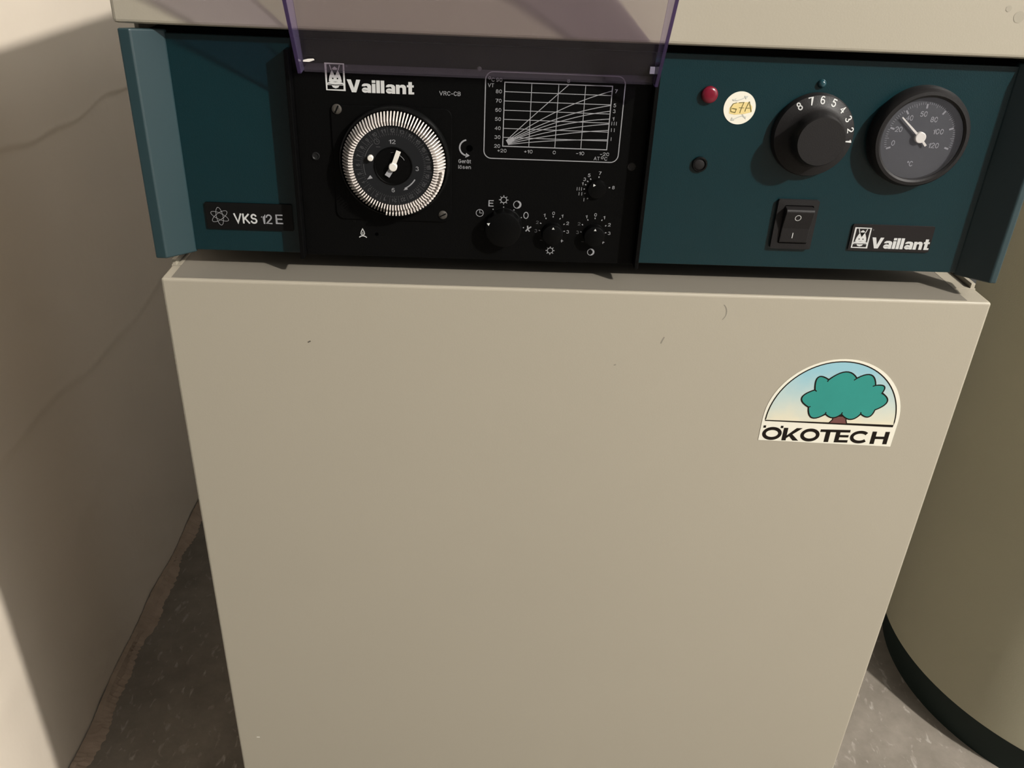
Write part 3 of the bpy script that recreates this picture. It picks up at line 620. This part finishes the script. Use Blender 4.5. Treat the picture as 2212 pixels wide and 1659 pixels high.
# raised clear lid: flat face leaning out over the hood, wedge-shaped side walls pointing into the room
LT, KT = 118., .47
def lidpts(x0, x1, prof, m, b):
    n = len(prof); vs = [(x0, y, z) for y, z in prof] + [(x1, y, z) for y, z in prof]
    b.add(vs, [tuple(range(n-1, -1, -1)), tuple(range(n, 2*n))] + [(i, (i+1) % n, (i+1) % n+n, i+n) for i in range(n)], m)
LY0, LZ0 = 15.2, 123.4
def fy(z): return LY0 - KT*(z - LZ0)
zt = LZ0 + LT
b = MB(); lidpts(94.4, 290.4, [(fy(LZ0), LZ0), (fy(LZ0)-1.5, LZ0), (fy(zt)-1.5, zt), (fy(zt), zt)], ACRYL, b); lid = b.build('clear_lid', hc, label='clear violet-tinted acrylic lid swung up')
def D(z): return 10.5 + .15*(z - LZ0)
for x0, x1 in ((92.8, 94.4), (290.4, 292.0)):
    b = MB(); lidpts(x0, x1, [(fy(LZ0), LZ0), (fy(LZ0)-D(LZ0), LZ0-.6), (fy(zt)-D(zt), zt), (fy(zt), zt)], ACRYLE, b); b.build('lid_side', lid)
    b = MB(); lidpts(x0-.1, x1+.1, [(fy(LZ0)-D(LZ0)-.02, LZ0-.6), (fy(LZ0)-D(LZ0)-1.2, LZ0-.6), (fy(zt)-D(zt)-1.2, zt), (fy(zt)-D(zt)-.02, zt)], ACRYLR, b); b.build('lid_rim', lid)
b = MB(); lidpts(94.5, 290.3, [(LY0-1.6, LZ0+3.4), (LY0-2.4, LZ0+3.0), (LY0-2.2, LZ0-1.2), (LY0-.4, LZ0-1.2), (LY0-.4, LZ0-.1), (LY0-1.55, LZ0-.1)], ACRYLL, b); b.build('lid_lip', lid)
b = MB(); b.prism([(95.0, 128.2), (98.4, 128.2), (101.2, 129.2), (100.6, 129.9), (97.6, 129.7), (95.0, 129.0)], 8.8, 9.5, WHITE); b.build('hinge_clip_glint', lid)  # white sliver painted in as the glint on the hinge pin
b = MB(); lidpts(287.6, 290.3, [(9.5, 129), (8.8, 128.8), (8.8, 132.4), (9.5, 132.6)], GREYP, b); b.build('hinge_clip_glint', lid)

# ------------------------------------------------------------------ stickers
st = thing('round_sticker', 'small round white sticker with a handwritten yellow number beside the red lamp', 'sticker', (.3439, .018, .1103))
SY = PY-.12
b = MB(); b.prism(circ(343.9, 110.3, 9.35, 48), SY-.12, PY-.01, PAPER); b.build('paper_disc', st)
b = MB()
b.prism([(338.2, 107.0), (341.5, 106.4), (347, 107.0), (351.3, 108.2), (351.2, 111.3), (348.6, 113.8), (343.6, 113.6), (339.6, 112.6), (338.0, 110.2)], SY-.2, SY-.13, PAPERY); b.build('yellow_patch', st)
b = MB(); y6 = SY-.3
b.ribbon([(341.8, 113.2), (339.8, 112.6), (338.7, 110.5), (339.0, 108.2), (341.6, 107.6), (342.1, 109.6), (339.4, 110.0)], .4, y6, INKOLIVE)
b.ribbon([(342.9, 113.2), (345.9, 113.6), (345.0, 110.6), (344.4, 107.5)], .38, y6, INKOLIVE); b.ribbon([(343.5, 110.5), (346.4, 110.5)], .3, y6-.01, INKOLIVE)
b.ribbon([(347.3, 108.4), (347.6, 110.4), (349.0, 114.2)], .38, y6, INKOLIVE); b.ribbon([(349.0, 114.2), (351.0, 108.4)], .42, y6-.01, INKOLIVE); b.ribbon([(347.7, 110.4), (349.8, 110.5)], .3, y6-.02, INKOLIVE)
b.build('handwriting', st)
b = MB()
b.ribbon([(339.0, 114.9), (341.6, 114.4), (344.0, 115.2), (347.4, 117.0)], .5, y6, INKPENCIL); b.ribbon([(339.6, 114.2), (341.0, 115.6)], .4, y6-.01, INKPENCIL); b.poly([(345.6, 117.2), (347.9, 117.3), (346.8, 115.4)], y6-.01, INKPENCIL)
b.ribbon([(348.5, 105.2), (346.2, 106.0), (343.6, 105.0), (340.6, 103.4)], .5, y6, INKPENCIL); b.ribbon([(346.0, 107.0), (348.4, 104.4)], .4, y6-.01, INKPENCIL); b.poly([(340.2, 105.0), (339.8, 103.0), (342.0, 103.1)], y6-.01, INKPENCIL)
b.build('pencil_arrows', st)

ts = thing('tree_sticker', 'white arched sticker with green tree and black lettering on the cream boiler door', 'sticker', (.436, 0, -.08))
cxs, r_ = 436.1, 46.2
arch = [(389.3, -107.0), (389.3, -90.0)] + [(cxs - r_*1.012*math.cos(math.radians(t)), -89.5 + 46.7*math.sin(math.radians(t))) for t in range(0, 181, 5)] + [(482.9, -90.0), (482.6, -110.0)]
b = MB(); b.prism(arch, -.25, -.02, PAPER); b.build('sticker_paper', ts)
inner = [(391.3, -91.0)] + [(435.8 - 44.5*math.cos(math.radians(t)), -91.5 + 46.9*math.sin(math.radians(t))) for t in range(2, 179, 4)] + [(480.2, -93.2)]
b = MB(); b.poly(inner, -.30, SKYP); b.build('printed_sky', ts)
b = MB(); b.ribbon(inner, .85, -.34, INKBROWN, closed=True); b.build('arch_outline', ts)
b = MB(); tr = [(435.3, -91.7), (437.2, -89.2), (437.0, -86), (446.6, -86), (446.5, -89.2), (447.6, -92.0)]; b.poly(tr, -.36, TRUNK); b.ribbon(tr, .8, -.38, INKBROWN); b.build('tree_trunk', ts)
cus = [((427.8, -58.2), (437.9, -52.0)), ((446.3, -56.6), (455.2, -53.8)), ((460.2, -61.6), (466.2, -62.2)), ((466.0, -67.4), (471.2, -74.0)), ((464.4, -80.6), (461.5, -86.2)),
       ((455.5, -84.1), (449.5, -88.6)), ((442.3, -84.6), (437.0, -87.6)), ((431.4, -84.8), (422.8, -88.0)), ((418.6, -79.7), (412.6, -72.6)), ((420.2, -66.2), (420.4, -56.6))]
cr_o = []
for i, (a, m_) in enumerate(cus):
    e = cus[(i+1) % len(cus)][0]; c = (2*m_[0]-(a[0]+e[0])/2, 2*m_[1]-(a[1]+e[1])/2)
    for k in range(10):
        t = k/10; cr_o.append(((1-t)**2*a[0]+2*t*(1-t)*c[0]+t*t*e[0], (1-t)**2*a[1]+2*t*(1-t)*c[1]+t*t*e[1]))
b = MB(); b.poly(cr_o, -.42, TREEG); b.build('tree_crown', ts)
b = MB(); b.ribbon(cr_o, .95, -.46, INKBROWN, closed=True)
for (x, z), (dx, dz) in (((427.8, -58.2), (-.6, -1.6)), ((446.3, -56.6), (-1.6, -1.6)), ((460.2, -61.6), (-1.8, -.8)), ((420.2, -66.2), (1.4, -1.2)), ((418.6, -79.7), (1.4, .6)), ((431.4, -84.8), (0, 1.6)), ((442.3, -84.6), (.4, 1.5)), ((455.5, -84.1), (-.2, 1.5))):
    b.ribbon([(x, z), (x+dx, z+dz)], .8, -.47, INKBROWN)
b.build('crown_outline', ts)
b = MB()
# bold wide lettering, glyph by glyph
Lz0, Lz1 = -107.6, -97.0
def O(x, wd, z0, z1): b.ribbon(circ(x, (z0+z1)/2, wd/2-1.3, 36, (z1-z0)/2-1.05), 2.5, -.32, INKBROWN, closed=True)
zb = lambda x: -106.4 - (x-391)*.021            # baseline falls slightly to the right
def bx(x0, x1, z0, z1): b.poly([(x0, z0), (x1, z0), (x1, z1), (x0, z1)], -.33, INKBROWN)
hgt = 10.2
z = zb(397); O(397.9, 13.6, z, z+hgt)
for x in (391.9, 403.9): bx(x-.9, x+.9, z+hgt-.6, z+hgt+1.3)
z = zb(410); bx(405.4, 408.4, z, z+hgt); b.poly([(408.2, z+3.9), (414.2, z+hgt), (418.4, z+hgt), (412.2, z+5.0), (417.2, z), (413.2, z), (410.2, z+3.4), (408.2, z+1.6)], -.33, INKBROWN)
z = zb(424); O(424.4, 13.4, z, z+hgt)
z = zb(436); bx(431.0, 451.8, z+hgt-2.1, z+hgt); bx(435.0, 438.2, z, z+hgt-1.7)
bx(442.1, 445.2, z-.1, z+hgt-2.1); bx(445.2, 451.4, z+4.1, z+6.0); bx(445.2, 451.6, z-.1, z+1.9)
z = zb(459); b.ribbon(arc(459.4, z+hgt/2, 5.6, 40, 320, 30, 4.0), 2.4, -.32, INKBROWN)
z = zb(472); bx(467.3, 470.4, z, z+hgt); bx(476.3, 479.4, z, z+hgt); bx(470.4, 476.3, z+4.1, z+6.2)
b.build('sticker_lettering', ts)
